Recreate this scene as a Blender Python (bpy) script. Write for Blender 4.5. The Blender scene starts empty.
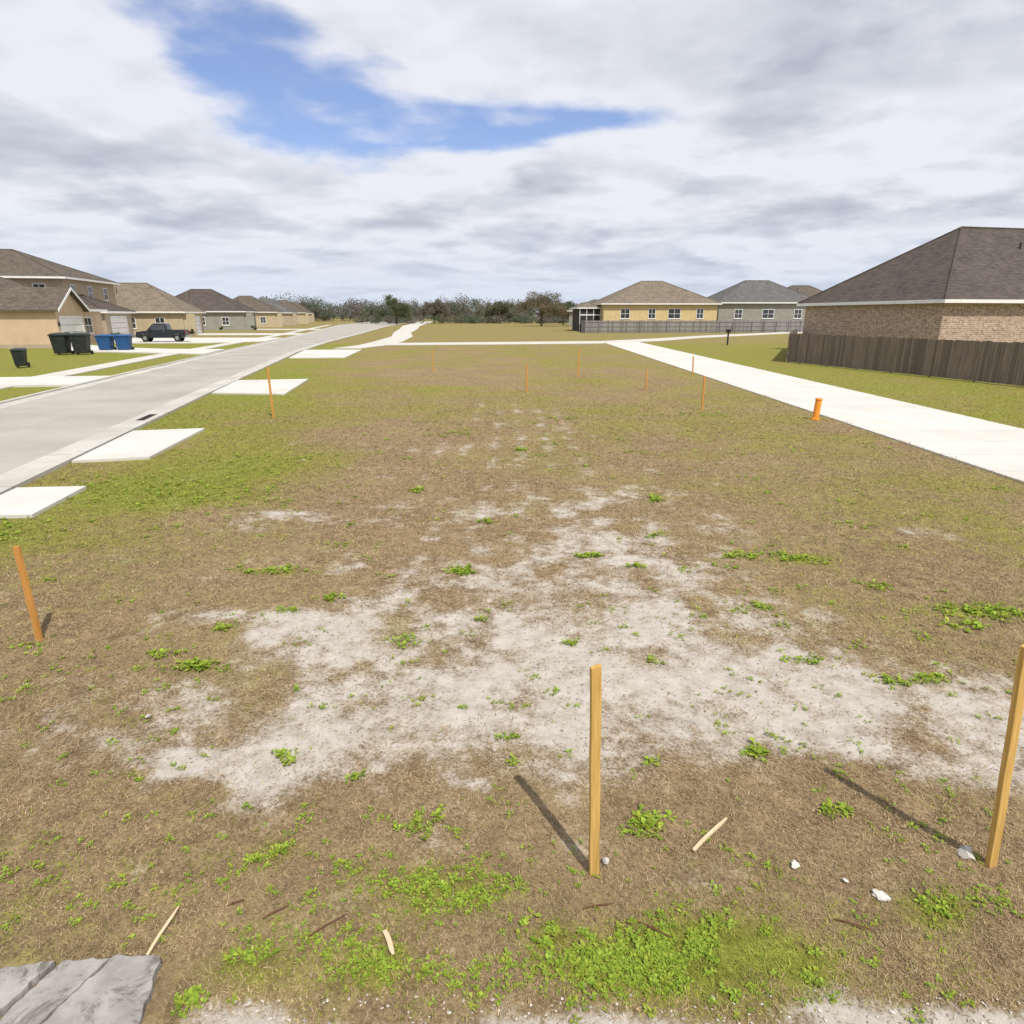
import bpy, math, random, bmesh
import numpy as np
from mathutils import Vector, Matrix
random.seed(7); rng=np.random.default_rng(11)
scene=bpy.context.scene
scene.view_settings.view_transform='Standard'
scene.view_settings.look='None'
scene.view_settings.exposure=0

# ------------------------------------------------------------------ materials
def newmat(name):
    m=bpy.data.materials.new(name); m.use_nodes=True
    nt=m.node_tree; b=nt.nodes['Principled BSDF']
    return m,nt,b
def N(nt,t,**kw):
    n=nt.nodes.new(t)
    for k,v in kw.items(): setattr(n,k,v)
    return n
def math_(nt,op,a,b=None,c=None,clamp=False):
    n=N(nt,'ShaderNodeMath',operation=op); n.use_clamp=clamp
    for i,v in enumerate((a,b,c)):
        if v is None: continue
        if isinstance(v,(int,float)): n.inputs[i].default_value=v
        else: nt.links.new(v,n.inputs[i])
    return n.outputs[0]
def mix_(nt,f,a,b,mode='MIX'):
    n=N(nt,'ShaderNodeMix',data_type='RGBA',blend_type=mode)
    for i,v in ((0,f),(6,a),(7,b)):
        if isinstance(v,(int,float)): n.inputs[i].default_value=v
        elif isinstance(v,tuple): n.inputs[i].default_value=(*v,1) if len(v)==3 else v
        else: nt.links.new(v,n.inputs[i])
    return n.outputs[2]
def noise_(nt,vec,scale,detail=4,rough=.55,dist=0):
    n=N(nt,'ShaderNodeTexNoise'); n.inputs['Scale'].default_value=scale
    n.inputs['Detail'].default_value=detail; n.inputs['Roughness'].default_value=rough
    n.inputs['Distortion'].default_value=dist
    if vec is not None: nt.links.new(vec,n.inputs['Vector'])
    return n.outputs['Fac']
def sstep(nt,x,a,b):
    n=N(nt,'ShaderNodeMapRange',interpolation_type='SMOOTHSTEP')
    n.inputs[1].default_value=a; n.inputs[2].default_value=b
    nt.links.new(x,n.inputs[0]); return n.outputs[0]
def noisy(name,c1,c2,scale=3,rough=.85,bump=0.0,bscale=40,fine=None,metal=0,spec=.3):
    m,nt,b=newmat(name)
    tc=N(nt,'ShaderNodeTexCoord').outputs['Object']
    f=sstep(nt,noise_(nt,tc,scale,6,.6),.3,.7)
    col=mix_(nt,f,c1,c2)
    if fine:
        f2=sstep(nt,noise_(nt,tc,fine,3,.7),.3,.75)
        col=mix_(nt,math_(nt,'MULTIPLY',f2,.45),col,tuple(x*.55 for x in c1))
    nt.links.new(col,b.inputs['Base Color'])
    b.inputs['Roughness'].default_value=rough; b.inputs['Metallic'].default_value=metal
    b.inputs['Specular IOR Level'].default_value=spec
    if bump:
        bp=N(nt,'ShaderNodeBump'); bp.inputs['Strength'].default_value=bump; bp.inputs['Distance'].default_value=.02
        nt.links.new(noise_(nt,tc,bscale,4,.6),bp.inputs['Height']); nt.links.new(bp.outputs[0],b.inputs['Normal'])
    return m

def concrete(name,c1,c2,joint=0,rot=0,scale=.6,stain=.25,dirt=None):
    m,nt,b=newmat(name)
    tc=N(nt,'ShaderNodeTexCoord').outputs['Object']
    f=sstep(nt,noise_(nt,tc,scale,7,.65),.3,.7)
    col=mix_(nt,f,c1,c2)
    f2=sstep(nt,noise_(nt,tc,14,5,.7),.55,.8)
    col=mix_(nt,math_(nt,'MULTIPLY',f2,stain),col,tuple(x*.6 for x in c1))
    f4=sstep(nt,noise_(nt,tc,1.7,6,.7,.6),.55,.75)
    col=mix_(nt,math_(nt,'MULTIPLY',f4,.22),col,(c1[0]*.66,c1[1]*.62,c1[2]*.54))
    if dirt:
        f3=sstep(nt,noise_(nt,tc,5,7,.75,.5),.5,.62)
        col=mix_(nt,math_(nt,'MULTIPLY',f3,.75),col,dirt)
    if joint:
        vr=N(nt,'ShaderNodeVectorRotate',rotation_type='Z_AXIS'); nt.links.new(tc,vr.inputs[0]); vr.inputs['Angle'].default_value=rot
        sp=N(nt,'ShaderNodeSeparateXYZ'); nt.links.new(vr.outputs[0],sp.inputs[0])
        fr=math_(nt,'FRACT',math_(nt,'DIVIDE',sp.outputs[1],joint))
        ln=math_(nt,'LESS_THAN',fr,.018)
        fl=math_(nt,'FLOOR',math_(nt,'DIVIDE',sp.outputs[1],joint))
        wn=N(nt,'ShaderNodeTexWhiteNoise',noise_dimensions='1D'); nt.links.new(fl,wn.inputs['W'])
        col=mix_(nt,math_(nt,'MULTIPLY',wn.outputs[0],.16),col,tuple(x*.7 for x in c1))
        col=mix_(nt,math_(nt,'MULTIPLY',ln,.6),col,(.2,.18,.16))
    nt.links.new(col,b.inputs['Base Color']); b.inputs['Roughness'].default_value=.9
    b.inputs['Specular IOR Level'].default_value=.2
    bp=N(nt,'ShaderNodeBump'); bp.inputs['Strength'].default_value=.25; bp.inputs['Distance'].default_value=.01
    nt.links.new(noise_(nt,tc,60,3,.6),bp.inputs['Height']); nt.links.new(bp.outputs[0],b.inputs['Normal'])
    return m

def roofmat(name,c):
    m,nt,b=newmat(name)
    tc=N(nt,'ShaderNodeTexCoord').outputs['Object']
    sp=N(nt,'ShaderNodeSeparateXYZ'); nt.links.new(tc,sp.inputs[0])
    cv=N(nt,'ShaderNodeCombineXYZ')
    nt.links.new(math_(nt,'ADD',sp.outputs[0],sp.outputs[1]),cv.inputs[0]); nt.links.new(sp.outputs[2],cv.inputs[1])
    br=N(nt,'ShaderNodeTexBrick'); nt.links.new(cv.outputs[0],br.inputs[0])
    br.inputs['Color1'].default_value=(c[0]*1.3,c[1]*1.3,c[2]*1.3,1); br.inputs['Color2'].default_value=(c[0]*.7,c[1]*.7,c[2]*.7,1)
    br.inputs['Mortar'].default_value=(c[0]*.5,c[1]*.5,c[2]*.5,1)
    br.inputs['Scale'].default_value=1; br.inputs['Brick Width'].default_value=.33; br.inputs['Row Height'].default_value=.11
    br.inputs['Mortar Size'].default_value=.012
    f=sstep(nt,noise_(nt,tc,.7,6,.6),.25,.75)
    col=mix_(nt,math_(nt,'MULTIPLY',f,.35),br.outputs[0],tuple(x*1.5 for x in c))
    nt.links.new(col,b.inputs['Base Color']); b.inputs['Roughness'].default_value=.95; b.inputs['Specular IOR Level'].default_value=.1
    return m
def brickmat(name,a,bb,mo):
    m,nt,b=newmat(name)
    tc=N(nt,'ShaderNodeTexCoord').outputs['Object']
    sp=N(nt,'ShaderNodeSeparateXYZ'); nt.links.new(tc,sp.inputs[0])
    cv=N(nt,'ShaderNodeCombineXYZ')
    nt.links.new(math_(nt,'ADD',sp.outputs[0],sp.outputs[1]),cv.inputs[0]); nt.links.new(sp.outputs[2],cv.inputs[1])
    br=N(nt,'ShaderNodeTexBrick'); nt.links.new(cv.outputs[0],br.inputs[0])
    br.inputs['Color1'].default_value=(*a,1); br.inputs['Color2'].default_value=(*bb,1); br.inputs['Mortar'].default_value=(*mo,1)
    br.inputs['Scale'].default_value=1; br.inputs['Brick Width'].default_value=.42; br.inputs['Row Height'].default_value=.13; br.inputs['Mortar Size'].default_value=.014
    f=sstep(nt,noise_(nt,tc,5,5,.8),.42,.62)
    col=mix_(nt,math_(nt,'MULTIPLY',f,.6),br.outputs[0],tuple(x*.35 for x in a))
    nt.links.new(col,b.inputs['Base Color']); b.inputs['Roughness'].default_value=.9
    return m

M={}
M['sidewalk']=concrete('concrete_light',(.62,.6,.56),(.53,.51,.47),1.5,.018)
M['path']=concrete('concrete_path',(.56,.54,.5),(.47,.45,.41))
M['drive']=concrete('concrete_drive',(.6,.585,.55),(.5,.485,.45))
M['kerb']=concrete('concrete_kerb',(.52,.5,.46),(.4,.38,.34),3,-.205)
M['road']=concrete('road_surface',(.4,.375,.335),(.31,.295,.265),0,0,.35)
M['slab']=concrete('old_concrete',(.36,.345,.325),(.23,.22,.205),0,0,6,.6,(.09,.08,.065))
M['white']=noisy('white_trim',(.78,.78,.77),(.7,.7,.69),2,.6)
M['door']=noisy('garage_door_white',(.76,.74,.7),(.68,.66,.62),1,.5)
M['peach']=noisy('stucco_peach',(.56,.42,.28),(.5,.37,.25),1,.9,.2)
M['tan']=noisy('stucco_tan',(.42,.34,.25),(.37,.3,.22),1,.9,.2)
M['beige']=noisy('stucco_beige',(.48,.4,.27),(.42,.35,.24),1,.9,.2)
M['greyst']=noisy('stucco_grey',(.3,.3,.26),(.25,.25,.22),1,.9,.2)
M['yellow']=noisy('stucco_yellow',(.6,.48,.25),(.53,.42,.22),1,.9,.2)
M['roof_brown']=roofmat('shingle_brown',(.115,.095,.078))
M['roof_grey']=roofmat('shingle_grey',(.12,.118,.115))
M['roof_tan']=roofmat('shingle_tan',(.18,.15,.115))
M['roof_dark']=roofmat('shingle_dark',(.09,.075,.066))
M['brick']=brickmat('brick_blend',(.34,.21,.15),(.52,.39,.29),(.55,.5,.43))
m,nt,b=newmat('glass_dark'); b.inputs['Roughness'].default_value=.08; M['glass']=m
tc=N(nt,'ShaderNodeTexCoord').outputs['Object']; nt.links.new(mix_(nt,noise_(nt,tc,1.5),(.02,.025,.03),(.07,.075,.08)),b.inputs['Base Color'])
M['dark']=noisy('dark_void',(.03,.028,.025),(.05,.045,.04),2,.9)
M['binblack']=noisy('plastic_black',(.015,.02,.018),(.03,.035,.032),3,.45)
M['binblue']=noisy('plastic_blue',(.015,.06,.16),(.02,.08,.2),3,.45)
M['rubber']=noisy('rubber',(.015,.015,.015),(.03,.03,.03),5,.8)
M['chrome']=noisy('chrome',(.6,.6,.6),(.5,.5,.5),5,.25,metal=1)
M['carpaint']=noisy('car_paint_dark',(.012,.014,.02),(.016,.018,.026),1,.2,spec=.6)
M['red']=noisy('tail_red',(.4,.02,.01),(.3,.02,.01),5,.3)
M['orange']=noisy('orange_plastic',(.85,.32,.04),(.75,.26,.03),6,.5)
M['black']=noisy('black_metal',(.02,.02,.02),(.035,.035,.035),6,.5)
M['bark']=noisy('bark',(.12,.09,.065),(.07,.055,.04),3,.95,.4,12)

def woodmat(name,c1,c2,c3,vscale=(60,60,3)):
    m,nt,b=newmat(name)
    tc=N(nt,'ShaderNodeTexCoord').outputs['Object']
    mp=N(nt,'ShaderNodeMapping'); mp.inputs['Scale'].default_value=vscale; nt.links.new(tc,mp.inputs[0])
    f=sstep(nt,noise_(nt,mp.outputs[0],1,5,.65,.4),.3,.7)
    col=mix_(nt,f,c1,c2)
    g=sstep(nt,noise_(nt,tc,7,3,.6),.58,.72)
    col=mix_(nt,math_(nt,'MULTIPLY',g,.6),col,c3)
    nt.links.new(col,b.inputs['Base Color']); b.inputs['Roughness'].default_value=.8; b.inputs['Specular IOR Level'].default_value=.15
    bp=N(nt,'ShaderNodeBump'); bp.inputs['Strength'].default_value=.35; bp.inputs['Distance'].default_value=.003
    nt.links.new(f,bp.inputs['Height']); nt.links.new(bp.outputs[0],b.inputs['Normal'])
    return m
M['stake']=woodmat('pine_stake',(.6,.39,.13),(.42,.25,.07),(.33,.18,.05))
M['stake_o']=woodmat('weathered_stake',(.56,.29,.08),(.45,.21,.055),(.36,.2,.08))
M['splinter']=woodmat('wood_splinter',(.62,.5,.33),(.5,.39,.25),(.4,.28,.15),(3,60,60))
M['twig']=woodmat('twig',(.16,.07,.045),(.1,.05,.03),(.07,.04,.03))
def fencemat(name,c1,c2):
    m,nt,b=newmat(name)
    tc=N(nt,'ShaderNodeTexCoord').outputs['Object']
    mp=N(nt,'ShaderNodeMapping'); mp.inputs['Scale'].default_value=(9,9,.7); nt.links.new(tc,mp.inputs[0])
    f=sstep(nt,noise_(nt,mp.outputs[0],1,5,.7,.2),.3,.7)
    col=mix_(nt,f,c1,c2)
    at=N(nt,'ShaderNodeAttribute',attribute_name='tone')
    col=mix_(nt,at.outputs['Fac'],col,tuple(x*.5 for x in c1))
    nt.links.new(col,b.inputs['Base Color']); b.inputs['Roughness'].default_value=.9; b.inputs['Specular IOR Level'].default_value=.1
    return m
M['fence']=fencemat('fence_brown',(.26,.205,.165),(.165,.13,.11))
M['fence_g']=fencemat('fence_grey',(.3,.29,.28),(.2,.195,.19))

# ------------------------------------------------------------------ mesh helpers
def link(ob,parent=None):
    scene.collection.objects.link(ob)
    if parent: ob.parent=parent
    return ob
def mk(name,verts,faces,mat,parent=None,smooth=False):
    me=bpy.data.meshes.new(name); me.from_pydata([tuple(v) for v in verts],[],faces); me.materials.append(mat)
    if smooth:
        for p in me.polygons: p.use_smooth=True
    me.update(); ob=bpy.data.objects.new(name,me); return link(ob,parent)
BF=[(0,3,2,1),(4,5,6,7),(0,1,5,4),(1,2,6,5),(2,3,7,6),(3,0,4,7)]
def box(name,x0,x1,y0,y1,z0,z1,mat,parent=None):
    v=[(x0,y0,z0),(x1,y0,z0),(x1,y1,z0),(x0,y1,z0),(x0,y0,z1),(x1,y0,z1),(x1,y1,z1),(x0,y1,z1)]
    return mk(name,v,BF,mat,parent)
def empty(name,loc,rot=0):
    e=bpy.data.objects.new(name,None); e.location=loc; e.rotation_euler=(0,0,rot); e.empty_display_size=.5
    scene.collection.objects.link(e); return e
def bevel(ob,w=.01,seg=2):
    md=ob.modifiers.new('b','BEVEL'); md.width=w; md.segments=seg; md.limit_method='ANGLE'
    return ob
def cyl(name,p0,p1,r0,r1,mat,parent=None,n=16):
    p0=Vector(p0);p1=Vector(p1);d=(p1-p0).normalized()
    a=d.orthogonal().normalized(); b2=d.cross(a)
    v=[];f=[]
    for p,r in ((p0,r0),(p1,r1)):
        for i in range(n):
            t=2*math.pi*i/n; v.append(p+a*r*math.cos(t)+b2*r*math.sin(t))
    for i in range(n): f.append((i,(i+1)%n,n+(i+1)%n,n+i))
    f.append(tuple(range(n))[::-1]); f.append(tuple(range(n,2*n)))
    return mk(name,v,f,mat,parent)
def slab(name,pts,z1,mat,z0=-.1,parent=None):
    n=len(pts)
    A=sum(pts[i][0]*pts[(i+1)%n][1]-pts[(i+1)%n][0]*pts[i][1] for i in range(n))
    if A<0: pts=pts[::-1]
    v=[(x,y,z0) for x,y in pts]+[(x,y,z1) for x,y in pts]
    f=[tuple(range(n,2*n))]+[(i,(i+1)%n,n+(i+1)%n,n+i) for i in range(n)]
    return mk(name,v,f,mat,parent)
def jag(pts,step,amp,r):
    out=[]
    for i in range(len(pts)):
        a=pts[i];b2=pts[(i+1)%len(pts)]; L=math.hypot(b2[0]-a[0],b2[1]-a[1]); k=max(1,int(L/step))
        for j in range(k):
            t=j/k; w=0 if j==0 else amp
            out.append((a[0]+(b2[0]-a[0])*t+r.uniform(-w,w),a[1]+(b2[1]-a[1])*t+r.uniform(-w,w)))
    return out
def strip(name,L,R,z,mat,z0=-.1):
    n=len(L); v=[(x,y,z) for x,y in L]+[(x,y,z) for x,y in R]+[(x,y,z0) for x,y in L]+[(x,y,z0) for x,y in R]
    f=[]
    for i in range(n-1):
        f.append((i,n+i,n+i+1,i+1)); f.append((2*n+i,i,i+1,2*n+i+1)); f.append((n+i,3*n+i,3*n+i+1,n+i+1))
    f.append((0,2*n,3*n,n)); f.append((n-1,2*n-1,4*n-1,3*n-1))
    return mk(name,v,f,mat)
def fastmesh(name,co,faces_n,mat,cols=None):
    nv=len(co); nf=nv//faces_n
    me=bpy.data.meshes.new(name); me.vertices.add(nv); me.vertices.foreach_set('co',co.astype(np.float32).ravel())
    me.loops.add(nv); me.loops.foreach_set('vertex_index',np.arange(nv,dtype=np.int32))
    me.polygons.add(nf); me.polygons.foreach_set('loop_start',np.arange(0,nv,faces_n,dtype=np.int32))
    me.update(calc_edges=True)
    if cols is not None:
        at=me.color_attributes.new('col','FLOAT_COLOR','POINT')
        c=np.ones((nv,4),np.float32); c[:,:3]=np.repeat(cols,faces_n,axis=0); at.data.foreach_set('color',c.ravel())
    me.materials.append(mat); ob=bpy.data.objects.new(name,me); return link(ob)
def attrmat(name,rough=.8,trans=.0,spec=.2):
    m,nt,b=newmat(name)
    at=N(nt,'ShaderNodeAttribute',attribute_name='col')
    nt.links.new(at.outputs['Color'],b.inputs['Base Color']); b.inputs['Roughness'].default_value=rough
    b.inputs['Specular IOR Level'].default_value=spec
    if trans:
        tr=N(nt,'ShaderNodeBsdfTranslucent'); nt.links.new(at.outputs['Color'],tr.inputs[0])
        mx=N(nt,'ShaderNodeMixShader'); mx.inputs[0].default_value=trans
        nt.links.new(b.outputs[0],mx.inputs[1]); nt.links.new(tr.outputs[0],mx.inputs[2])
        nt.links.new(mx.outputs[0],nt.nodes['Material Output'].inputs[0])
    return m
M['blade']=attrmat('grass_blades',.8,.25); M['leaf']=attrmat('weed_leaves',.6,.3,.2); M['crown']=attrmat('tree_foliage',.8,.45,.05)
M['stone']=attrmat('stones',.9)

# ------------------------------------------------------------------ noise + masks
def h2(x,y,s): 
    v=np.sin(x*127.1+y*311.7+s*74.7)*43758.5453; return v-np.floor(v)
def vn(x,y,s=0):
    xi=np.floor(x);yi=np.floor(y);fx=x-xi;fy=y-yi
    fx=fx*fx*(3-2*fx);fy=fy*fy*(3-2*fy)
    return (h2(xi,yi,s)*(1-fx)+h2(xi+1,yi,s)*fx)*(1-fy)+(h2(xi,yi+1,s)*(1-fx)+h2(xi+1,yi+1,s)*fx)*fy
def fbm(x,y,s=0,o=4):
    r=0;a=.5;t=0
    for i in range(o): r=r+a*vn(x*2**i+i*17.3,y*2**i-i*9.1,s+i);t+=a;a*=.55
    return r/t
def ss(x,a,b):
    t=np.clip((x-a)/(b-a),0,1); return t*t*(3-2*t)
SAND=[(-1.6,5.55,.8,.45,.85),(-.24,4.4,1.8,.85,.82),(1.47,4.46,1.4,.6,.78),(2.8,4.25,1.0,.42,.8),(-2.0,3.7,.8,.22,.75),
 (.5,5.4,1.4,.7,.62),(1.65,7.0,.8,1.2,.62),(-.19,9.9,1.7,.9,.4),(-1.2,14.3,1.8,.5,.35),(-3.3,9.2,.8,.35,.6),(3.2,3.65,.7,.45,.75),
 (-.24,3.36,.22,.1,.8),(-1.3,4.0,.8,.35,.75),(1.5,10.3,.9,.7,.42),(.3,12.3,1.5,.6,.3),(-3.1,5.9,.5,.2,.5),(2.2,5.6,.8,.5,.55),(4.0,3.9,.9,.5,.65),
 (.6,3.9,.7,.3,.5),(5.6,8.3,.5,.3,.4),(-3.0,4.4,.4,.25,.45),(1.0,17,1.6,1.2,.3),(-2.2,7.1,.6,.35,.4),(.6,7.5,1.8,2.0,.28),(-.8,6.6,1.4,.8,.3),(.8,8.8,1.3,1.0,.25),
 (-3.6,8.3,.8,.6,.25),(2.6,8.6,.7,.6,.3),(0,21,2.2,2.5,.18),(-2.5,11.5,.8,.8,.2)]
def sandm(X,Y):
    wx=X+1.0*(fbm(X*1.3,Y*1.3,3)-.5)+.35*(fbm(X*5,Y*5,13,3)-.5); wy=Y+.8*(fbm(X*1.3,Y*1.3,9)-.5)+.25*(fbm(X*5,Y*5,19,3)-.5)
    k=1
    for cx,cy,rx,ry,a in SAND:
        d=((wx-cx)/rx)**2+((wy-cy)/ry)**2; k=k*(1-a*np.exp(-d*.8))
    s=1-k
    tr=np.exp(-((X-.2)/2.6)**2)*ss(Y,6,9)*(1-ss(Y,28,50))*.46*(.5+.5*np.sin(X*2*math.pi/.6+.6*np.sin(Y*.3)))*(.25+.75*ss(fbm(X*.7,Y*.35,44,3),.35,.7))
    tr=tr-.1*np.exp(-((X-.2)/2.6)**2)*ss(Y,6,9)*(1-ss(Y,28,50))
    s=s+tr
    s=np.maximum(s,.95*(1-ss(Y+.25*fbm(X*3,Y*3,5),2.0,2.25))*ss(X,-1.6,-1.2))
    n=fbm(X*2.6,Y*2.6,21,5)-.5
    return np.clip(s+n*1.3*(1-.5*ss(Y,14,30)),0,1.3)
LUSH=[(-.32,2.62,.42,.17),(.62,2.22,.5,.16),(.9,2.33,.35,.14),(-.6,2.2,.25,.12),(.2,2.38,.09,.07),(-1.3,2.87,.12,.1),
 (-5.8,10.6,1.6,1.2),(-7.3,8.0,1.2,1.0),(-4.6,12.5,1.5,1.5),(4.65,5.9,.5,.2),(3.5,7.3,.35,.15),(2.1,2.5,.2,.12),(1.3,2.2,.12,.1),(-1.2,2.2,.2,.1),(-2.8,6.95,.4,.12)]
def redge(Y):
    return np.interp(Y,[-30,2,10.57,23.4,52.8,75,103.6,180,260,393],[0.,-6.8,-8.6,-11.3,-17.2,-20.6,-24,-34,-42,-52])
def ledge(Y):
    return np.interp(Y,[-30,21.5,47.6,98.6,219,393],[-6.,-16.8,-22.3,-31.5,-55.8,-78])
def greenm(X,Y):
    g=.10+.24*ss(Y,8,22)+.08*ss(Y,28,60)
    e=redge(Y)
    g=g+.42*(1-ss(X-e,1.5,6.5))*ss(Y,5,9)*(1-.4*ss(Y,20,50))
    g=g+.2*ss(X,2.5,6)*ss(Y,4,7)*(1-ss(Y,14,30))
    lot=(X<12.5)&(X>e)&(Y<70)
    g=np.where(lot,g+(fbm(X*.35,Y*.3,35,4)-.5)*.7*ss(Y,6,14),g)
    g=np.where(X>12.5,.68,g); g=np.where(X<ledge(Y)+.3,.78,g); g=np.where(Y>72,.42,g)
    for cx,cy,rx,ry in LUSH:
        g=g+.5*np.exp(-((X-cx)/rx)**2-((Y-cy)/ry)**2)
    g=g+.14*(1-ss(Y,2.3,3.1))
    return np.clip(g+(fbm(X*.9,Y*.9,31,5)-.5)*.5,0,1)

# ------------------------------------------------------------------ ground
def axis(core0,core1,step,lo,hi,gr=1.06):
    a=list(np.arange(core0,core1,step)); s=step; x=a[-1]
    up=[]
    while x<hi: s*=gr; x+=s; up.append(x)
    s=step;x=core0;dn=[]
    while x>lo: s*=gr; x-=s; dn.append(x)
    return np.array(dn[::-1]+a+up)
xs=axis(-4,4.2,.04,-3500,3500,1.04); ys=axis(1.7,7.5,.04,-60,4200,1.025)
GX,GY=np.meshgrid(xs,ys); nx,ny=len(xs),len(ys)
fade=(1-ss(np.abs(GX),5,6.5))*(1-ss(GY,9,14))
sm=sandm(GX,GY); gm=greenm(GX,GY)
GZ=((fbm(GX*1.2,GY*1.2,51,3)-.5)*.05+(fbm(GX*7,GY*7,61,3)-.5)*.022*(1-ss(sm,.4,.8)*.6))*fade-.004
co=np.stack([GX,GY,GZ],-1).reshape(-1,3)
me=bpy.data.meshes.new('ground'); me.vertices.add(len(co)); me.vertices.foreach_set('co',co.astype(np.float32).ravel())
idx=np.arange(nx*ny).reshape(ny,nx)
q=np.stack([idx[:-1,:-1],idx[:-1,1:],idx[1:,1:],idx[1:,:-1]],-1).reshape(-1,4)
me.loops.add(q.size); me.loops.foreach_set('vertex_index',q.astype(np.int32).ravel())
me.polygons.add(len(q)); me.polygons.foreach_set('loop_start',np.arange(0,q.size,4,dtype=np.int32)); me.update(calc_edges=True)
me.polygons.foreach_set('use_smooth',np.ones(len(q),bool))
for nm,arr in (('sand',sm),('green',gm)):
    a=me.attributes.new(nm,'FLOAT','POINT'); a.data.foreach_set('value',arr.astype(np.float32).ravel())
m,nt,b=newmat('ground_soil_grass')
geo=N(nt,'ShaderNodeNewGeometry').outputs['Position']
aS=N(nt,'ShaderNodeAttribute',attribute_name='sand').outputs['Fac']; aG=N(nt,'ShaderNodeAttribute',attribute_name='green').outputs['Fac']
nf=noise_(nt,geo,42,5,.75); nmid=noise_(nt,geo,6,6,.75); nl=noise_(nt,geo,.5,7,.7); nff=noise_(nt,geo,140,3,.7)
nt2=math_(nt,'ADD',math_(nt,'MULTIPLY',nf,.5),math_(nt,'MULTIPLY',nmid,.5))
fineF=sstep(nt,nt2,.36,.64)
brown=mix_(nt,fineF,(.125,.085,.047),(.34,.25,.15))
brown=mix_(nt,math_(nt,'MULTIPLY',sstep(nt,nl,.4,.65),.5),brown,(.3,.23,.13))
grn=mix_(nt,fineF,(.11,.095,.026),(.31,.275,.085))
grn=mix_(nt,math_(nt,'MULTIPLY',sstep(nt,nl,.4,.65),.4),grn,(.25,.222,.06))
lush=mix_(nt,fineF,(.105,.12,.02),(.27,.285,.055))
jit=math_(nt,'MULTIPLY',math_(nt,'SUBTRACT',math_(nt,'ADD',math_(nt,'MULTIPLY',nmid,.6),math_(nt,'MULTIPLY',nl,.4)),.5),1.9)
gg=math_(nt,'ADD',aG,jit)
col=mix_(nt,sstep(nt,gg,.1,.65),brown,grn)
col=mix_(nt,sstep(nt,gg,.5,.95),col,lush)
sandc=mix_(nt,sstep(nt,nmid,.3,.7),(.38,.34,.29),(.53,.49,.44))
sandc=mix_(nt,math_(nt,'MULTIPLY',sstep(nt,nff,.5,.75),.5),sandc,(.22,.175,.13))
sx=math_(nt,'ADD',aS,math_(nt,'ADD',math_(nt,'MULTIPLY',math_(nt,'SUBTRACT',nf,.5),1.2),math_(nt,'MULTIPLY',math_(nt,'SUBTRACT',nmid,.5),1.2)))
sfac=sstep(nt,sx,.28,.95)
col=mix_(nt,sfac,col,sandc)
nt.links.new(col,b.inputs['Base Color']); b.inputs['Roughness'].default_value=.95; b.inputs['Specular IOR Level'].default_value=.05
bp=N(nt,'ShaderNodeBump'); bp.inputs['Strength'].default_value=.7; bp.inputs['Distance'].default_value=.015
nt.links.new(math_(nt,'ADD',nf,math_(nt,'MULTIPLY',nff,.5)),bp.inputs['Height']); nt.links.new(bp.outputs[0],b.inputs['Normal'])
me.materials.append(m); link(bpy.data.objects.new('ground',me))

def gz(X,Y):
    f=(1-ss(np.abs(X),5,6.5))*(1-ss(Y,9,14))
    return ((fbm(X*1.2,Y*1.2,51,3)-.5)*.05+(fbm(X*7,Y*7,61,3)-.5)*.01)*f

# ------------------------------------------------------------------ dry turf blades
def blades(name,n,D0,D1,seed,kx=.95,w0=1.0):
    r=np.random.default_rng(seed)
    D=np.exp(r.uniform(math.log(D0),math.log(D1),n)); W=kx*D+1.6
    X=r.uniform(-1,1,n)*W
    s=sandm(X,D)+(fbm(X*14,D*14,77,3)-.5)*.9
    e=redge(D); jj=.25*(fbm(X*2,D*2,123,3)-.5)
    keep=(r.random(n)<np.clip(1.05-ss(s,.1,.85),.03,1)*(1-ss(D,11,D1)*.97)*(.45+1.1*fbm(X*3,D*3,99,3)))&(X>e+.25+jj)&~((X>8.78+.0177*D+jj)&(X<12.8+.0177*D+jj))
    for p in ((-7.15,9.0,10.6),(-7.45,12.7,16.5),(-8.6,24.4,30.1),(-12,46,57.5)):
        keep&=~((X<p[0]+jj*.4)&(D>p[1]+jj*.4)&(D<p[2]+jj*.4))
    keep&=~((X<-1.47)&(D<2.235))
    X=X[keep];D=D[keep];k=len(X)
    g=greenm(X,D)+(fbm(X*5,D*5,88,3)-.5)*.8
    lod=np.clip(D/3.2,.8,6)
    L=r.uniform(.014,.042,k)*lod**.35; wd=r.uniform(.0014,.0032,k)*lod**.85*w0
    az=r.uniform(0,2*np.pi,k); el=r.uniform(.02,.75,k)
    dx=np.cos(az)*np.cos(el);dy=np.sin(az)*np.cos(el);dz=np.sin(el)
    px=-np.sin(az);py=np.cos(az)
    z=gz(X,D)+np.where((X>8.7+.0177*D)&(X<12.9+.0177*D),.028,0)
    base=np.stack([X,D,z],-1)
    c=np.empty((k*3,3)); 
    c[0::3]=base+np.stack([px*wd,py*wd,0*wd],-1); c[1::3]=base-np.stack([px*wd,py*wd,0*wd],-1)
    c[2::3]=base+np.stack([dx*L,dy*L,dz*L],-1)
    isg=r.random(k)<ss(g,.1,.85)
    t=r.random((k,1))
    dry=np.array([.185,.125,.065])*(1-t)+np.array([.54,.415,.25])*t
    far=ss(D,5,14)[:,None]
    gre=(np.array([.14,.16,.025])*(1-t)+np.array([.4,.44,.08])*t)*(1-far)+(np.array([.16,.15,.035])*(1-t)+np.array([.4,.365,.1])*t)*far
    cols=np.where(isg[:,None],gre,dry)*r.uniform(.75,1.15,(k,1))*(.7+.6*fbm(X*4,D*4,171,3))[:,None]
    return fastmesh(name,c,3,M['blade'],cols)
blades('dry_grass',600000,1.55,45,5)

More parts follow.
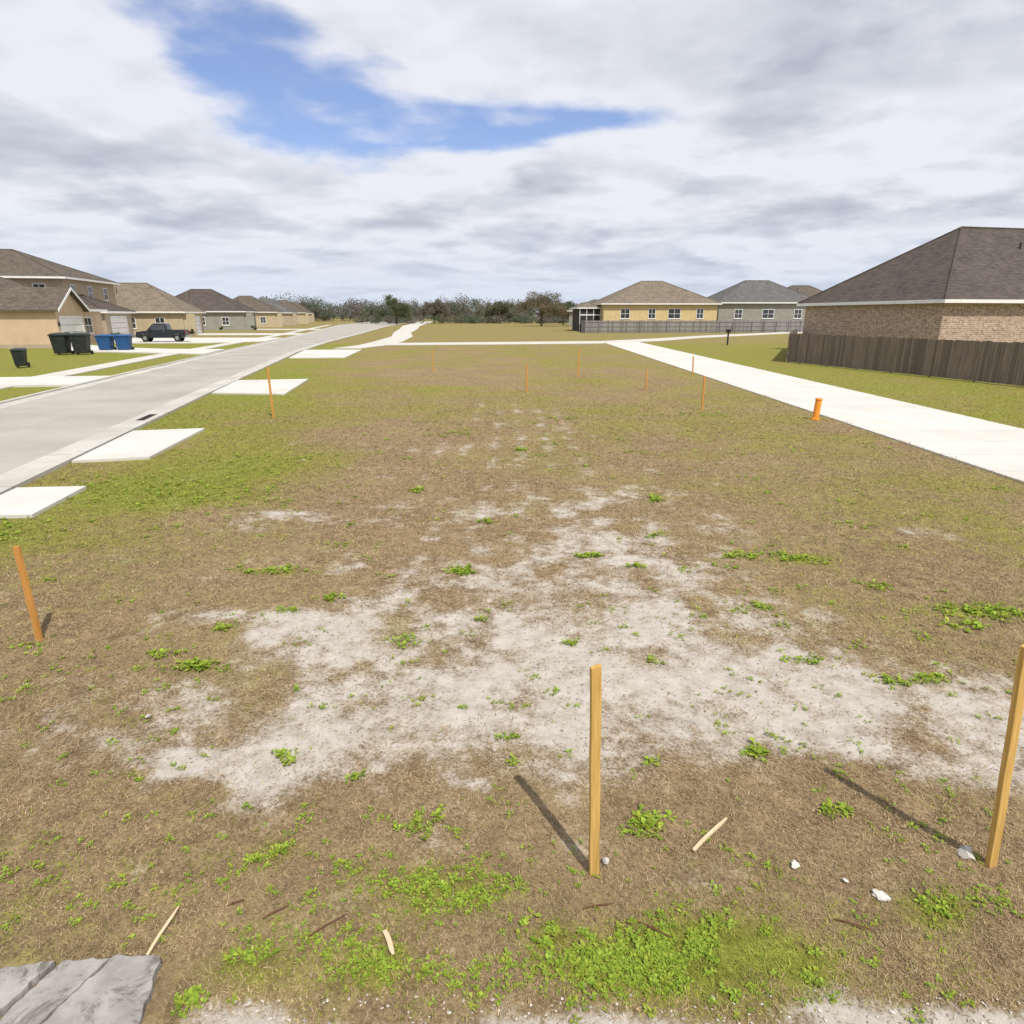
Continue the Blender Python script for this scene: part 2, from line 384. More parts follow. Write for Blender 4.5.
# ------------------------------------------------------------------ weeds
def leaves(centers,sizes,nper,r,tilt=(.1,.8),cd=(.14,.22,.02),cl=(.4,.55,.07),asp=.27):
    V=[];C=[]
    cd=np.array(cd);cl=np.array(cl)
    for (x,y,z),s in zip(centers,sizes):
        n=int(nper*r.uniform(.6,1.4)); az=r.uniform(0,2*np.pi,n); el=r.uniform(*tilt,n); L=s*r.uniform(.4,1.15,n)
        d=np.stack([np.cos(az)*np.cos(el),np.sin(az)*np.cos(el),np.sin(el)],-1); p=np.stack([-np.sin(az),np.cos(az),0*az],-1)
        o=np.array([x,y,z])+d*(L*r.uniform(0,.5,n))[:,None]; w=L*asp*r.uniform(.6,1.3,n)
        q=np.empty((n*4,3)); mid=o+d*(L*.5)[:,None]+np.array([0,0,.003])
        tip=o+d*L[:,None]; tip[:,2]-=L*.22
        q[0::4]=o;q[1::4]=mid+p*w[:,None];q[2::4]=tip;q[3::4]=mid-p*w[:,None]
        t=np.clip(r.random((n,1))*.7+.3*r.random(),0,1); V.append(q);C.append((cd*(1-t)+cl*t)*(np.array([1.1,.95,1]) if r.random()<.3 else 1))
    return np.concatenate(V),np.concatenate(C)
WP=[(-.32,2.62,.34,.13,260,.02),(.62,2.22,.5,.15,520,.022),(.9,2.33,.3,.12,260,.022),(.157,2.38,.06,.06,30,.035),(-1.325,2.873,.1,.08,60,.03),
(.767,3.07,.1,.06,26,.045),(1.9,3.15,.07,.04,14,.042),(1.615,3.68,.06,.05,12,.042),(-.01,3.85,.04,.03,6,.035),(-2.66,4.84,.1,.06,22,.055),
(-.59,6.9,.12,.1,24,.06),(.95,7.42,.12,.06,18,.06),(1.47,7.1,.07,.05,9,.05),(2.27,9.95,.1,.1,14,.07),(-2.79,6.97,.4,.1,60,.045),
(-2.67,5.5,.1,.08,9,.045),(-3.05,5.0,.12,.06,9,.045),(-.92,5.28,.13,.07,12,.045),(2.8,7.45,.25,.12,30,.05),(3.45,7.3,.3,.12,45,.055),(3.9,6.5,.15,.1,12,.05),
(4.65,5.9,.45,.16,90,.05),(4.3,5.6,.2,.1,24,.05),(3.35,4.6,.13,.06,16,.04),(3.0,4.55,.12,.06,14,.04),(2.5,4.9,.09,.05,8,.04),(-1.49,3.63,.08,.06,8,.04),
(-.53,3.05,.09,.08,18,.032),(-.98,3.45,.05,.04,6,.035),(2.12,2.53,.11,.08,26,.024),(2.4,2.55,.1,.05,16,.024),(1.28,2.2,.1,.07,26,.026),(-1.37,2.04,.07,.05,18,.03),
(-1.18,2.26,.07,.06,16,.035),(-.64,2.22,.2,.09,100,.02),(-.25,2.15,.2,.08,50,.02),(.4,2.25,.12,.08,50,.024),(0,3.58,.03,.03,4,.035),(-.3,5.7,.06,.05,6,.045),(.55,5.2,.08,.05,7,.045),
(1.2,4.9,.05,.04,5,.04),(2.5,6.0,.1,.06,7,.045),(-1.9,6.2,.15,.07,12,.045),(-5.8,10.6,1.2,.7,150,.05),(-7.2,8.2,.8,.6,90,.045),(-4.8,12.5,1.3,1.0,90,.05),(-3.6,10,1.3,1,50,.045),
(.9,3.6,.05,.04,6,.035),(-.75,2.75,.2,.08,36,.02),(1.75,2.4,.2,.1,36,.02),(.1,2.75,.4,.12,50,.018),(-.9,2.4,.4,.15,50,.018),(-2.2,5.9,.1,.05,8,.045),(-.35,8.8,.1,.08,10,.05),(1.9,8.2,.1,.07,9,.05),(-1.6,10.5,.15,.1,12,.06),(.2,14,.15,.15,10,.07),(-1.5,16,.5,.5,20,.07)]
r=np.random.default_rng(3); cen=[];siz=[]
for cx,cy,rx,ry,n,s in WP:
    n=int(n*1.3)
    for i in range(n):
        x=cx+rx*r.normal()*.62; y=cy+ry*r.normal()*.62
        if fbm(np.array(x*9),np.array(y*9),200,2)<.4 and n>30: continue
        if x<-1.45 and y<2.24: continue
        cen.append((x,y,float(gz(np.array(x),np.array(y)))+.004)); siz.append(s*r.uniform(.5,1.3))
k=1900
D=np.exp(r.uniform(math.log(1.85),math.log(20),k)); X=r.uniform(-1,1,k)*(.85*D+.5)
clus=fbm(X*1.1,D*1.1,140,3); p=ss(clus,.45,.66)*.6+.08
for x,y,pp in zip(X,D,p):
    if r.random()<pp and x>redge(y)+.5 and x<8.4 and not (x<-1.4 and y<2.27):
        for j in range(r.integers(1,6)):
            xx=x+r.normal()*.04*y/4; yy=y+r.normal()*.03*y/4
            cen.append((xx,yy,float(gz(np.array(xx),np.array(yy)))+.003)); siz.append(r.uniform(.01,.026)*(.6+y/7))
V,C=leaves(cen,siz,10,r)
fastmesh('weeds',V,4,M['leaf'],C)

# ------------------------------------------------------------------ gravel / clods
def stones(name,k,fn,smin,smax,c1,c2,seed):
    r=np.random.default_rng(seed)
    P=fn(r,k); V=[];C=[]
    ico=np.array([(0,0,1),(.9,0,.3),(.28,.85,.3),(-.72,.52,.3),(-.72,-.52,.3),(.28,-.85,.3),(0,0,-.6)])
    F=[(0,1,2),(0,2,3),(0,3,4),(0,4,5),(0,5,1),(6,2,1),(6,3,2),(6,4,3),(6,5,4),(6,1,5)]
    for x,y in P:
        s=r.uniform(smin,smax)*(1 if r.random()<.9 else 2); a=r.uniform(0,6.3); ca,sa=math.cos(a),math.sin(a)
        v=ico*r.uniform(.6,1.2,(7,1))*np.array([1.2,.9,.6])*s
        v=np.stack([v[:,0]*ca-v[:,1]*sa,v[:,0]*sa+v[:,1]*ca,v[:,2]],-1)+np.array([x,y,float(gz(np.array(x),np.array(y)))+s*.15])
        t=r.random(); c=np.array(c1)*(1-t)+np.array(c2)*t
        for f in F: V.append(v[list(f)]); C.append(c)
    fastmesh(name,np.concatenate(V),3,M['stone'],np.array(C))
def fsand(r,k):
    D=np.exp(r.uniform(math.log(1.9),math.log(9),k*6)); X=r.uniform(-1,1,k*6)*(.85*D+.3)
    s=sandm(X,D); kk=np.where(s>.4)[0][:k]; return list(zip(X[kk],D[kk]))
stones('soil_clods',2000,fsand,.003,.008,(.5,.46,.4),(.2,.15,.1),4)
def fedge(r,k): return [(r.uniform(-1.3,2.6),r.uniform(1.6,2.08)) for _ in range(k)]
stones('gravel',700,fedge,.003,.009,(.6,.57,.52),(.3,.27,.24),6)

# ------------------------------------------------------------------ road etc
Yv=[-30,2,6,10.57,16,23.4,35,52.8,64,75,88,103.6,125,150,180,219,260,300,393]
RE=[(float(redge(y)),y) for y in Yv]; LE=[(float(ledge(y)),y) for y in Yv]
strip('road',LE,RE,.012,M['road'])
off=lambda P,d:[(x+d,y) for x,y in P]
strip('gutter',off(RE,-.55),off(RE,.05),.018,M['kerb']); strip('kerb',off(RE,.05),off(RE,.24),.07,M['kerb'])
strip('gutter.001',off(LE,-.05),off(LE,.55),.018,M['kerb']); strip('kerb.001',off(LE,-.24),off(LE,-.05),.07,M['kerb'])
for i,p in enumerate([[(-8.3,10.55),(-7.2,10.65),(-6.95,9.0),(-8.0,8.9)],[(-8.75,12.66),(-9.5,16.2),(-7.88,16.57),(-7.4,13.03)],
  [(-11.25,24.6),(-12.3,29.6),(-9.32,30.2),(-8.4,24.3)],[(-15.4,46.0),(-17.6,57),(-12.9,57.5),(-11.6,46.3)]]):
    slab('driveway_apron',p,.05,M['drive'])
for p in [[(-60,20),(-60,24.5),(-19.0,31.6),(-18.2,27.4)],
  [(-41.1,61.2),(-42.2,66.8),(-36,61),(-30,58.2),(-24.7,57.6),(-23.2,50.4),(-30,52.6),(-36,54.5)],
  [(-48,80.4),(-49.7,89),(-30.1,88.5),(-28,76.5),(-33,71.5),(-42,71)],[(-49,102),(-51,111),(-34,111),(-32.5,103)],[(-54,141),(-56,149),(-42,149),(-40.3,141)]]:
    slab('driveway',p,.078,M['drive'])
SW=[-30,2,12,21.5,35,47.6,70,98.6,140,219]
strip('sidewalk',[(float(ledge(y))-3.9,y) for y in SW],[(float(ledge(y))-2.5,y) for y in SW],.05,M['path'])
strip('sidewalk.001',[(8.75+.0177*y,y) for y in (-20,0,20,40,76)],[(12.83+.0177*y,y) for y in (-20,0,20,40,77.5)],.03,M['sidewalk'])
strip('cross_street',[(-13.9,66.6),(-2,68.6),(9.1,71),(17,78),(25,89.4),(49.6,116),(110,170)],[(-12.7,72),(-2,74.5),(10.2,77.5),(18,86),(28,99),(57,130),(120,190)],.04,M['path'])
strip('footpath',[(-16,60),(-15.2,66),(-15.5,75),(-17,95),(-20.4,116),(-25,150),(-32,198),(-48,355)],[(-13.6,60),(-12.5,66),(-12.3,75),(-14,95),(-17.4,116),(-21,150),(-27,198),(-41,355)],.045,M['path'])
# storm drain
e=empty('storm_drain',(-10.35,18.6,.0),.203)
box('frame',-.28,.28,-.7,.7,.0,.026,M['kerb'],e); box('opening_shade_plate',-.2,.2,-.6,.6,.027,.03,M['dark'],e)  # flat dark plate under the bars paints the shade of the pit
for i in range(9): box('bar',-.2,.2,-.56+i*.135,-.53+i*.135,.031,.04,M['black'],e)

# old slab bottom-left
rr=random.Random(5)
e=empty('broken_concrete_slab',(0,0,0))
for i,p in enumerate([[(-1.59,2.235),(-1.80,2.245),(-1.87,2.08),(-1.99,1.8),(-1.50,1.8),(-1.53,1.96)],[(-1.82,2.24),(-2.03,2.225),(-2.09,2.06),(-2.17,1.8),(-2.02,1.8),(-1.89,2.08)],[(-2.055,2.215),(-2.3,2.17),(-2.9,2.1),(-2.9,1.8),(-2.205,1.8),(-2.115,2.05)]]):
    o=slab('piece_%d'%(i+1),jag(p,.025,.007,rr),.02+.005*i,M['slab'],-.05,e); bevel(o,.005)
    o.rotation_euler=(rr.uniform(-.004,.004),rr.uniform(-.004,.004),0)

# ------------------------------------------------------------------ houses
def hip(name,x0,x1,y0,y1,ze,zr,mat,par,ov=.5):
    X0,X1,Y0,Y1=x0-ov,x1+ov,y0-ov,y1+ov; w=X1-X0;d=Y1-Y0
    if w>=d: R=[(X0+d/2,(Y0+Y1)/2),(X1-d/2,(Y0+Y1)/2)]; top=[(0,1,5,4),(1,2,5),(2,3,4,5),(3,0,4)]
    else: R=[((X0+X1)/2,Y0+w/2),((X0+X1)/2,Y1-w/2)]; top=[(0,1,4),(1,2,5,4),(2,3,5),(3,0,4,5)]
    v=[(X0,Y0,ze),(X1,Y0,ze),(X1,Y1,ze),(X0,Y1,ze),(*R[0],zr),(*R[1],zr)]
    mk(name,v,top+[(3,2,1,0)],mat,par)
    t=.04
    for nm,a in (('fascia_s',(X0-t,X1+t,Y0-t,Y0)),('fascia_n',(X0-t,X1+t,Y1,Y1+t)),('fascia_w',(X0-t,X0,Y0,Y1)),('fascia_e',(X1,X1+t,Y0,Y1))):
        box(nm,*a,ze-.2,ze+.02,M['white'],par)
    box('soffit',X0+.01,X1-.01,Y0+.01,Y1-.01,ze-.14,ze-.004,M['white'],par)
    cs=[v[0],v[1],v[2],v[3]]; near=[4,4,5,5] if w<d else [4,5,5,4]
    for c,nn in zip(cs,near): cyl('hip_cap',(c[0],c[1],c[2]+.02),(v[nn][0],v[nn][1],v[nn][2]+.02),.07,.07,mat,par,6)
    if abs(R[0][0]-R[1][0])+abs(R[0][1]-R[1][1])>.3: cyl('ridge_cap',(*R[0],zr+.02),(*R[1],zr+.02),.08,.08,mat,par,6)
def gablex(name,x0,x1,y0,y1,ze,zr,mat,wall,par,ov=.45):
    ym=(y0+y1)/2; s=(zr-ze)/((y1-y0)/2); zo=ze-s*ov; t=.16
    for nm,ya in (('roof_a',y0-ov),('roof_b',y1+ov)):
        v=[(x0,ya,zo),(x1+ov,ya,zo),(x1+ov,ym,zr),(x0,ym,zr)]; v+=[(a,b2,c+t) for a,b2,c in v]
        mk(nm,v,BF,mat,par)
        mk('rake',[(x1+ov+.003,ya,zo-.06),(x1+ov+.05,ya,zo-.06),(x1+ov+.05,ym,zr-.06),(x1+ov+.003,ym,zr-.06),
           (x1+ov+.003,ya,zo+t),(x1+ov+.05,ya,zo+t),(x1+ov+.05,ym,zr+t),(x1+ov+.003,ym,zr+t)],BF,M['white'],par)
    mk('gable_wall',[(x1,y0,ze),(x1,y1,ze),(x1,ym,zr),(x1-.2,y0,ze),(x1-.2,y1,ze),(x1-.2,ym,zr)],[(0,1,2),(5,4,3),(0,2,5,3),(2,1,4,5),(1,0,3,4)],wall,par)
def win(par,face,pos,a,z,w,h,shut=None):
    t=.05
    def bb(nm,a0,a1,z0,z1,d0,d1,mat):
        if face=='-y': box(nm,a0,a1,pos-d1,pos-d0,z0,z1,mat,par)
        elif face=='+x': box(nm,pos+d0,pos+d1,a0,a1,z0,z1,mat,par)
        else: box(nm,pos-d1,pos-d0,a0,a1,z0,z1,mat,par)
    bb('window_glass',a-w/2,a+w/2,z,z+h,-.02,.02,M['glass'])
    f=.09
    bb('window_frame',a-w/2-f,a-w/2,z-f,z+h+f,-.02,t,M['white']); bb('window_frame',a+w/2,a+w/2+f,z-f,z+h+f,-.02,t,M['white'])
    bb('window_frame',a-w/2,a+w/2,z-f,z,-.02,t,M['white']); bb('window_frame',a-w/2,a+w/2,z+h,z+h+f,-.02,t,M['white'])
    bb('mullion',a-.03,a+.03,z,z+h,.021,.045,M['white']); bb('rail',a-w/2,a+w/2,z+h/2-.03,z+h/2+.03,.021,.043,M['white'])
    bb('sill',a-w/2-.15,a+w/2+.15,z-f-.08,z-f,-.02,.1,M['white'])
def gdoor(par,face,pos,a,z0,w,h):
    def bb(nm,a0,a1,z0,z1,d0,d1,mat):
        if face=='-y': box(nm,a0,a1,pos-d1,pos-d0,z0,z1,mat,par)
        else: box(nm,pos+d0,pos+d1,a0,a1,z0,z1,mat,par)
    bb('door_gap',a-w/2,a+w/2,z0,z0+h,-.05,.005,M['dark'])
    n=4
    for i in range(n): bb('garage_panel',a-w/2+.02,a+w/2-.02,z0+i*h/n+.02,z0+(i+1)*h/n-.02,.006,.03,M['door'])
    for s in (-1,1):
        c=a+s*(w/2+.09); bb('door_trim',c-.09,c+.09,z0,z0+h+.18,0,.06,M['white'])
    bb('door_head',a-w/2,a+w/2,z0+h,z0+h+.18,0,.06,M['white'])
def walls(par,x0,x1,y0,y1,z0,z1,mat,nm='walls'): box(nm,x0,x1,y0,y1,z0,z1,mat,par)
def crownquads(cx,cy,cz,rx,rz,n,s,r,c1,c2):
    k=max(3,int(4+rx)); L=r.normal(size=(k,3)); L/=np.linalg.norm(L,axis=1)[:,None]; L*=np.array([rx*.6,rx*.6,rz*.55]); rad=r.uniform(.35,.6,k)
    w=r.integers(0,k,n); d=r.normal(size=(n,3)); d/=np.linalg.norm(d,axis=1)[:,None]; q=r.random(n)**.5
    P=L[w]+d*(q*rad[w])[:,None]*np.array([rx,rx,rz])+np.array([cx,cy,cz])
    a=r.normal(size=(n,3)); a/=np.linalg.norm(a,axis=1)[:,None]; b2=np.cross(a,r.normal(size=(n,3))); b2/=np.linalg.norm(b2,axis=1)[:,None]
    sz=(s*r.uniform(.5,1.3,n))[:,None]
    V=np.empty((n*4,3)); V[0::4]=P-a*sz; V[1::4]=P-b2*sz*.6; V[2::4]=P+a*sz; V[3::4]=P+b2*sz*.6
    V[:,2]=np.maximum(V[:,2],.05)
    t=np.clip(r.random((n,1))*.6+.4*r.random((k,1))[w],0,1); C=np.array(c1)*(1-t)+np.array(c2)*t
    return V,C
def shrubs(name,pts,s,seed,c=((.04,.06,.015),(.11,.15,.04))):
    r=np.random.default_rng(seed); V=[];C=[]
    for x,y in pts:
        v,cc=crownquads(x,y,s*.55,s*r.uniform(.5,.8),s*r.uniform(.4,.6),260,.1,r,*c); V.append(v);C.append(cc)
    return fastmesh(name,np.concatenate(V),4,M['crown'],np.concatenate(C))
A=.2036
e=empty('stucco_house',(-41,61,0),A)
walls(e,-7,0,0,6.1,-.1,3.45,M['peach'],'garage'); gablex('g',-8,0,0,6.1,3.45,5.2,M['roof_brown'],M['peach'],e)
walls(e,-24,-1.6,.35,15,-.1,3.44,M['peach']); hip('roof',-24,-1.6,.35,15,3.46,6.9,M['roof_brown'],e)
gdoor(e,'+x',0,3.05,.12,4.7,2.5); win(e,'-y',.35,-10,1.1,1.6,1.5); win(e,'+x',-1.6,11,1.1,1.8,1.5)
box('base_band',-6.9,.06,-.05,0,-.1,.35,M['tan'],e); box('coach_lamp',.0,.12,.15,.3,1.9,2.25,M['black'],e)
e=empty('two_storey_house',(-48,80,0),A)
walls(e,-8,0,0,9,-.1,3.3,M['tan'],'garage'); hip('garage_roof',-9,0,0,9,3.32,5.5,M['roof_dark'],e)
walls(e,-25,-4,.5,16.5,-.1,7.1,M['tan']); hip('roof',-25,-4,.5,16.5,7.12,10.6,M['roof_brown'],e,.6)
gdoor(e,'+x',0,4.3,.12,5.2,2.5)
for a in (-6.5,-11,-15): win(e,'-y',.5,a,4.9,1.2,1.4)
for a in (3,8,13): win(e,'+x',-4,a,4.9,1.2,1.4)
win(e,'-y',0,-4,1.1,1.2,1.4); win(e,'+x',-4,12,1.1,1.6,1.5)
def ranch(name,ox,oy,wall,roof,L=16,Wd=12,eave=3.4,ridge=7.4,gd=True,rot=A):
    e=empty(name,(ox,oy,0),rot)
    walls(e,-L,0,0,Wd,-.1,eave,wall); hip('roof',-L,0,0,Wd,eave+.02,ridge,roof,e)
    if gd:
        gdoor(e,'+x',0,Wd*.62,.12,4.9,2.5); win(e,'+x',0,Wd*.2,1.1,1.3,1.5)
        walls(e,.02,1.6,Wd*.0+.1,.4,-.1,eave-.3,wall,'porch_pier')
    for a in (-L*.2,-L*.45,-L*.75): win(e,'-y',0,a,1.1,1.2,1.4)
    cyl('vent_pipe',(-L*.6,Wd*.3,eave),(-L*.6,Wd*.3,ridge-.6),.06,.06,M['dark'],e,8)
    return e
ranch('suburban_house',-49,101,M['beige'],M['roof_tan'],16,12,3.4,7.6)
ranch('suburban_house',-54.5,138,M['greyst'],M['roof_dark'],18,14,3.7,8.1)
ranch('suburban_house',-62,178,M['beige'],M['roof_brown'],16,13,3.8,7.9)
ranch('suburban_house',-69,212,M['tan'],M['roof_grey'],16,13,3.8,8.1)
ranch('suburban_house',-79,258,M['beige'],M['roof_brown'],16,13,4,8.6)
ranch('suburban_house',-92,310,M['tan'],M['roof_brown'],18,13,4,9)
e=empty('brick_house',(27.9,44,0),A)
walls(e,0,26,0,14.3,-.1,3.78,M['brick']); hip('roof',0,26,0,14.3,3.8,9.1,M['roof_dark'],e,.5)
box('water_table',-.06,26.06,-.06,0,.0,.9,M['brick'],e)
win(e,'-y',0,9.5,1.3,1.6,1.5); win(e,'-y',0,16,1.3,1.6,1.5)
cyl('vent_pipe',(10.2,4.8,6),(10.2,4.8,7.9),.07,.07,M['dark'],e,8)
e=empty('stucco_house',(17,126,0),.03)
walls(e,0,21.2,0,17,-.1,5.0,M['yellow']); hip('roof',0,21.2,0,17,5.02,9.3,M['roof_tan'],e,.6)
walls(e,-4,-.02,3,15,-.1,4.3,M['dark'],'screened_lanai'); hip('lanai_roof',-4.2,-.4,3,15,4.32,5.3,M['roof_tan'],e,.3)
box('lanai_beam',-4.1,0,2.9,2.99,2.9,3.1,M['white'],e)
for i in range(4): box('lanai_post',-4.1+i*1.3,-4.0+i*1.3,2.85,2.89,0,4.2,M['white'],e)
for a,w in ((4,1.6),(9,1.2),(13.2,2.2),(18,1.2)): win(e,'-y',0,a,2.4,w,1.6)
e=empty('suburban_house',(41,135,0),.03)
walls(e,0,20,0,15,-.1,5.35,M['greyst']); hip('roof',0,20,0,15,5.37,9.8,M['roof_grey'],e,.6)
for a,w in ((4,1.4),(10,2.2),(16,1.4)): win(e,'-y',0,a,2.4,w,1.6)
e=empty('suburban_house',(16,190,0),-.2)
walls(e,0,14,0,12,-.1,4.2,M['greyst']); hip('roof',0,14,0,12,4.22,7.2,M['roof_grey'],e,.6)
for a in (3,7,11): win(e,'-y',0,a,1.6,1.4,1.6)
ranch('suburban_house',75,150,M['tan'],M['roof_brown'],18,14,5,9.4,gd=False,rot=.03)
ranch('suburban_house',105,140,M['beige'],M['roof_grey'],18,14,5,9.4,gd=False,rot=.03)
shrubs('shrubs',[(-46.8,79.6),(-50,78.6),(-41.5,71),(-47.5,100.5),(-52,99.8),(-49,92),(-52,136),(-58,135)],1.0,9)

# ------------------------------------------------------------------ fences
def fence(name,pts,h,mat,pw=.14,gap=.012,seed=0):
    r=random.Random(seed); V=[];F=[];T=[]
    def bx(p,d,nrm,w,t,z0,z1,tone,off=0):
        n=len(V); q=p+nrm*off
        for zz in (z0,z1):
            for a,b2 in ((-w/2,-t/2),(w/2,-t/2),(w/2,t/2),(-w/2,t/2)):
                c=q+d*a+nrm*b2; V.append((c.x,c.y,zz)); T.append(tone)
        F.extend([tuple(n+i for i in f) for f in BF])
    for a,b2 in zip(pts[:-1],pts[1:]):
        a=Vector((*a,0));b2=Vector((*b2,0)); L=(b2-a).length; d=(b2-a)/L; nrm=Vector((-d.y,d.x,0)); k=int(L/(pw+gap))
        for i in range(k):
            bx(a+d*(i+.5)*(pw+gap),d,nrm,pw,.02,.04,h+r.uniform(-.03,.03),r.uniform(0,.85) if r.random()<.5 else 0,r.uniform(-.004,.004))
        for z in (.35,h*.5,h-.3): bx(a+d*L/2,d,nrm,L,.04,z,z+.09,.3,-.05)
        for i in range(int(L/2.4)+1): bx(a+d*min(i*2.4,L),d,nrm,.1,.1,0,h-.05,.3,-.12)
    ob=mk(name,V,F,mat); at=ob.data.attributes.new('tone','FLOAT','POINT'); at.data.foreach_set('value',T); return ob
fence('wooden_fence',[(26,7),(21.1,27.1),(17.4,42.3),(24.6,58.5)],1.75,M['fence'],seed=1)
fence('wooden_fence',[(12.6,116),(40,119),(60,123),(90,126)],2.05,M['fence_g'],.3,.02,2)
fence('wooden_fence',[(12.6,116),(14,150)],2.05,M['fence_g'],.3,.02,3)

# ------------------------------------------------------------------ stakes
def stake(x,y,h,w,t,mat,lean=(0,0),rot=0):
    V=[];n=8
    for i in range(n+1):
        z=-.15+(h+.15)*i/n; wob=.0015*math.sin(i*2.1+x)
        for a,b2 in ((-1,-1),(1,-1),(1,1),(-1,1)): V.append((a*w/2+wob,b2*t/2,z+(a*.004 if i==n else 0)))
    F=[(3,2,1,0),tuple(4*n+k for k in range(4))]
    for i in range(n):
        for k in range(4): F.append((4*i+k,4*i+(k+1)%4,4*i+4+(k+1)%4,4*i+4+k))
    ob=mk('wooden_stake',V,F,mat); ob.location=(x,y,0); ob.rotation_euler=(lean[1],lean[0],rot); bevel(ob,.002,1); return ob
stake(.431,2.727,1.225,.052,.024,M['stake'],(-.031,0),.28)
stake(2.55,2.77,1.34,.055,.028,M['stake'],(-.115,0),.3)
stake(-4.26,5.28,.9,.055,.03,M['stake_o'],(-.02,.0),-.2)
for x,y,h in ((-6.9,18.8,1.42),(.58,25.3,1.05),(3.17,31.8,1.3),(5.3,26,.8),(5.9,20.25,1.03),(-4.1,34.6,1.1),(9,33,.9)):
    stake(x,y,h,.06,.035,M['stake_o'],(random.uniform(-.04,.04),0),.3)
e=empty('orange_marker_post',(8.55,18.3,0)); e.rotation_euler=(0,.05,0)
cyl('tube',(0,0,-.1),(0,0,.56),.085,.085,M['orange'],e,20); cyl('rim',(0,0,.561),(0,0,.6),.1,.095,M['orange'],e,20); cyl('collar',(0,0,0),(0,0,.05),.12,.11,M['orange'],e,20)
e=empty('mailbox',(21.7,67.6,0),.2)
box('post',-.06,.06,-.06,.06,0,1.2,M['black'],e); bevel(box('letter_box',-.14,.14,-.3,.3,1.2,1.55,M['black'],e),.08,4); box('flag',.15,.17,-.2,-.12,1.4,1.8,M['black'],e)

# ------------------------------------------------------------------ debris
def stick(name,a,b2,w,mat,z=.02):
    a=Vector((*a,0));b2=Vector((*b2,0));z0=float(gz(np.array(a.x),np.array(a.y)))+z; L=(b2-a).length; ang=math.atan2((b2-a).y,(b2-a).x)
    V=[];n=5
    for i in range(n+1):
        t=i/n; k=1-.5*(t>.95)-.1*(t<.05)
        for p,q in ((-1,-.5),(1,-.5),(1,.5),(-1,.5)): V.append((L*t, p*w/2*k+.003*math.sin(5*t), q*w*.5*k))
    F=[(0,1,2,3),tuple(4*n+k for k in (3,2,1,0))]
    for i in range(n):
        for k in range(4): F.append((4*i+k,4*i+4+k,4*i+4+(k+1)%4,4*i+(k+1)%4))
    ob=mk(name,V,F,mat); ob.location=(a.x,a.y,z0); ob.rotation_euler=(0,-.03,ang); return ob
stick('wood_lath_piece',(.99,2.86),(1.24,3.09),.02,M['splinter'])
stick('wood_lath_piece',(-1.66,2.25),(-1.64,2.5),.014,M['splinter'])
stick('wood_lath_piece',(-.6,2.36),(-.535,2.24),.022,M['splinter'])
for a,b2 in (((-1.2,2.43),(-1.1,2.5)),((.6,2.43),(.75,2.34)),((1.55,2.43),(1.7,2.37)),((-.95,2.33),(-.8,2.45)),((.35,2.5),(.5,2.53)),((-1.4,2.5),(-1.33,2.54))):
    stick('twig',a,b2,.007,M['twig'],.015)
def chunk(x,y,s,c,name):
    r=np.random.default_rng(int(abs(x)*100)%97+5)
    bm=bmesh.new(); bmesh.ops.create_icosphere(bm,subdivisions=2,radius=s)
    for v in bm.verts: v.co=Vector((v.co.x*1.3,v.co.y,v.co.z*.4))*float(r.uniform(.6,1.3))
    me=bpy.data.meshes.new(name); bm.to_mesh(me); bm.free(); me.materials.append(c); o=link(bpy.data.objects.new(name,me)); o.location=(x,y,.015); o.rotation_euler=(0,0,x*3)
chunk(1.85,2.57,.03,M['drive'],'rock'); chunk(1.5,2.76,.022,M['drive'],'rock'); chunk(2.46,2.84,.04,M['kerb'],'rock'); chunk(.5,2.79,.02,M['kerb'],'rock'); chunk(1.72,2.66,.012,M['drive'],'rock'); chunk(-2.65,4.1,.018,M['kerb'],'rock')

# ------------------------------------------------------------------ bins
def bin_(x,y,mat,rot,h=1.12,w=.62,d=.68):
    e=empty('wheeled_trash_bin',(x,y,.03),rot)
    v=[]
    for z,s in ((.08,.78),(h*.55,.9),(h*.9,1.0)): v+=[(-w/2*s,-d/2*s,z),(w/2*s,-d/2*s,z),(w/2*s,d/2*s,z),(-w/2*s,d/2*s,z)]
    F=[(3,2,1,0),(8,9,10,11)]
    for i in (0,4):
        for k in range(4): F.append((i+k,i+(k+1)%4,i+4+(k+1)%4,i+4+k))
    bevel(mk('body',v,F,mat,e),.03,2)
    bevel(box('rim',-w*.54,w*.54,-d*.54,d*.54,h*.9,h*.94,mat,e),.01)
    v=[(-w*.55,-d*.57,h*.945),(w*.55,-d*.57,h*.945),(w*.55,d*.57,h*.945),(-w*.55,d*.57,h*.945),(-w*.42,-d*.4,h*1.02),(w*.42,-d*.4,h*1.02),(w*.42,d*.5,h*1.06),(-w*.42,d*.5,h*1.06)]
    bevel(mk('lid',v,BF,mat,e),.015)
    for s in (-1,1): cyl('wheel',(s*w*.38,d*.42,.13),(s*w*.5,d*.42,.13),.14,.14,M['rubber'],e,18)
    cyl('handle',(-w*.4,d*.62,h*.93),(w*.4,d*.62,h*.93),.02,.02,mat,e,8)
bin_(-33.8,50.3,M['binblack'],.1,1.5,1.1,.95); bin_(-32.5,50.6,M['binblack'],.2,1.5,1.1,.95)
bin_(-33.9,56,M['binblue'],.1,1.25,1.15,.9); bin_(-32.5,56.2,M['binblue'],.2,1.25,1.15,.9)
bin_(-27.6,37.4,M['binblack'],.3,1.0,.6,.6)

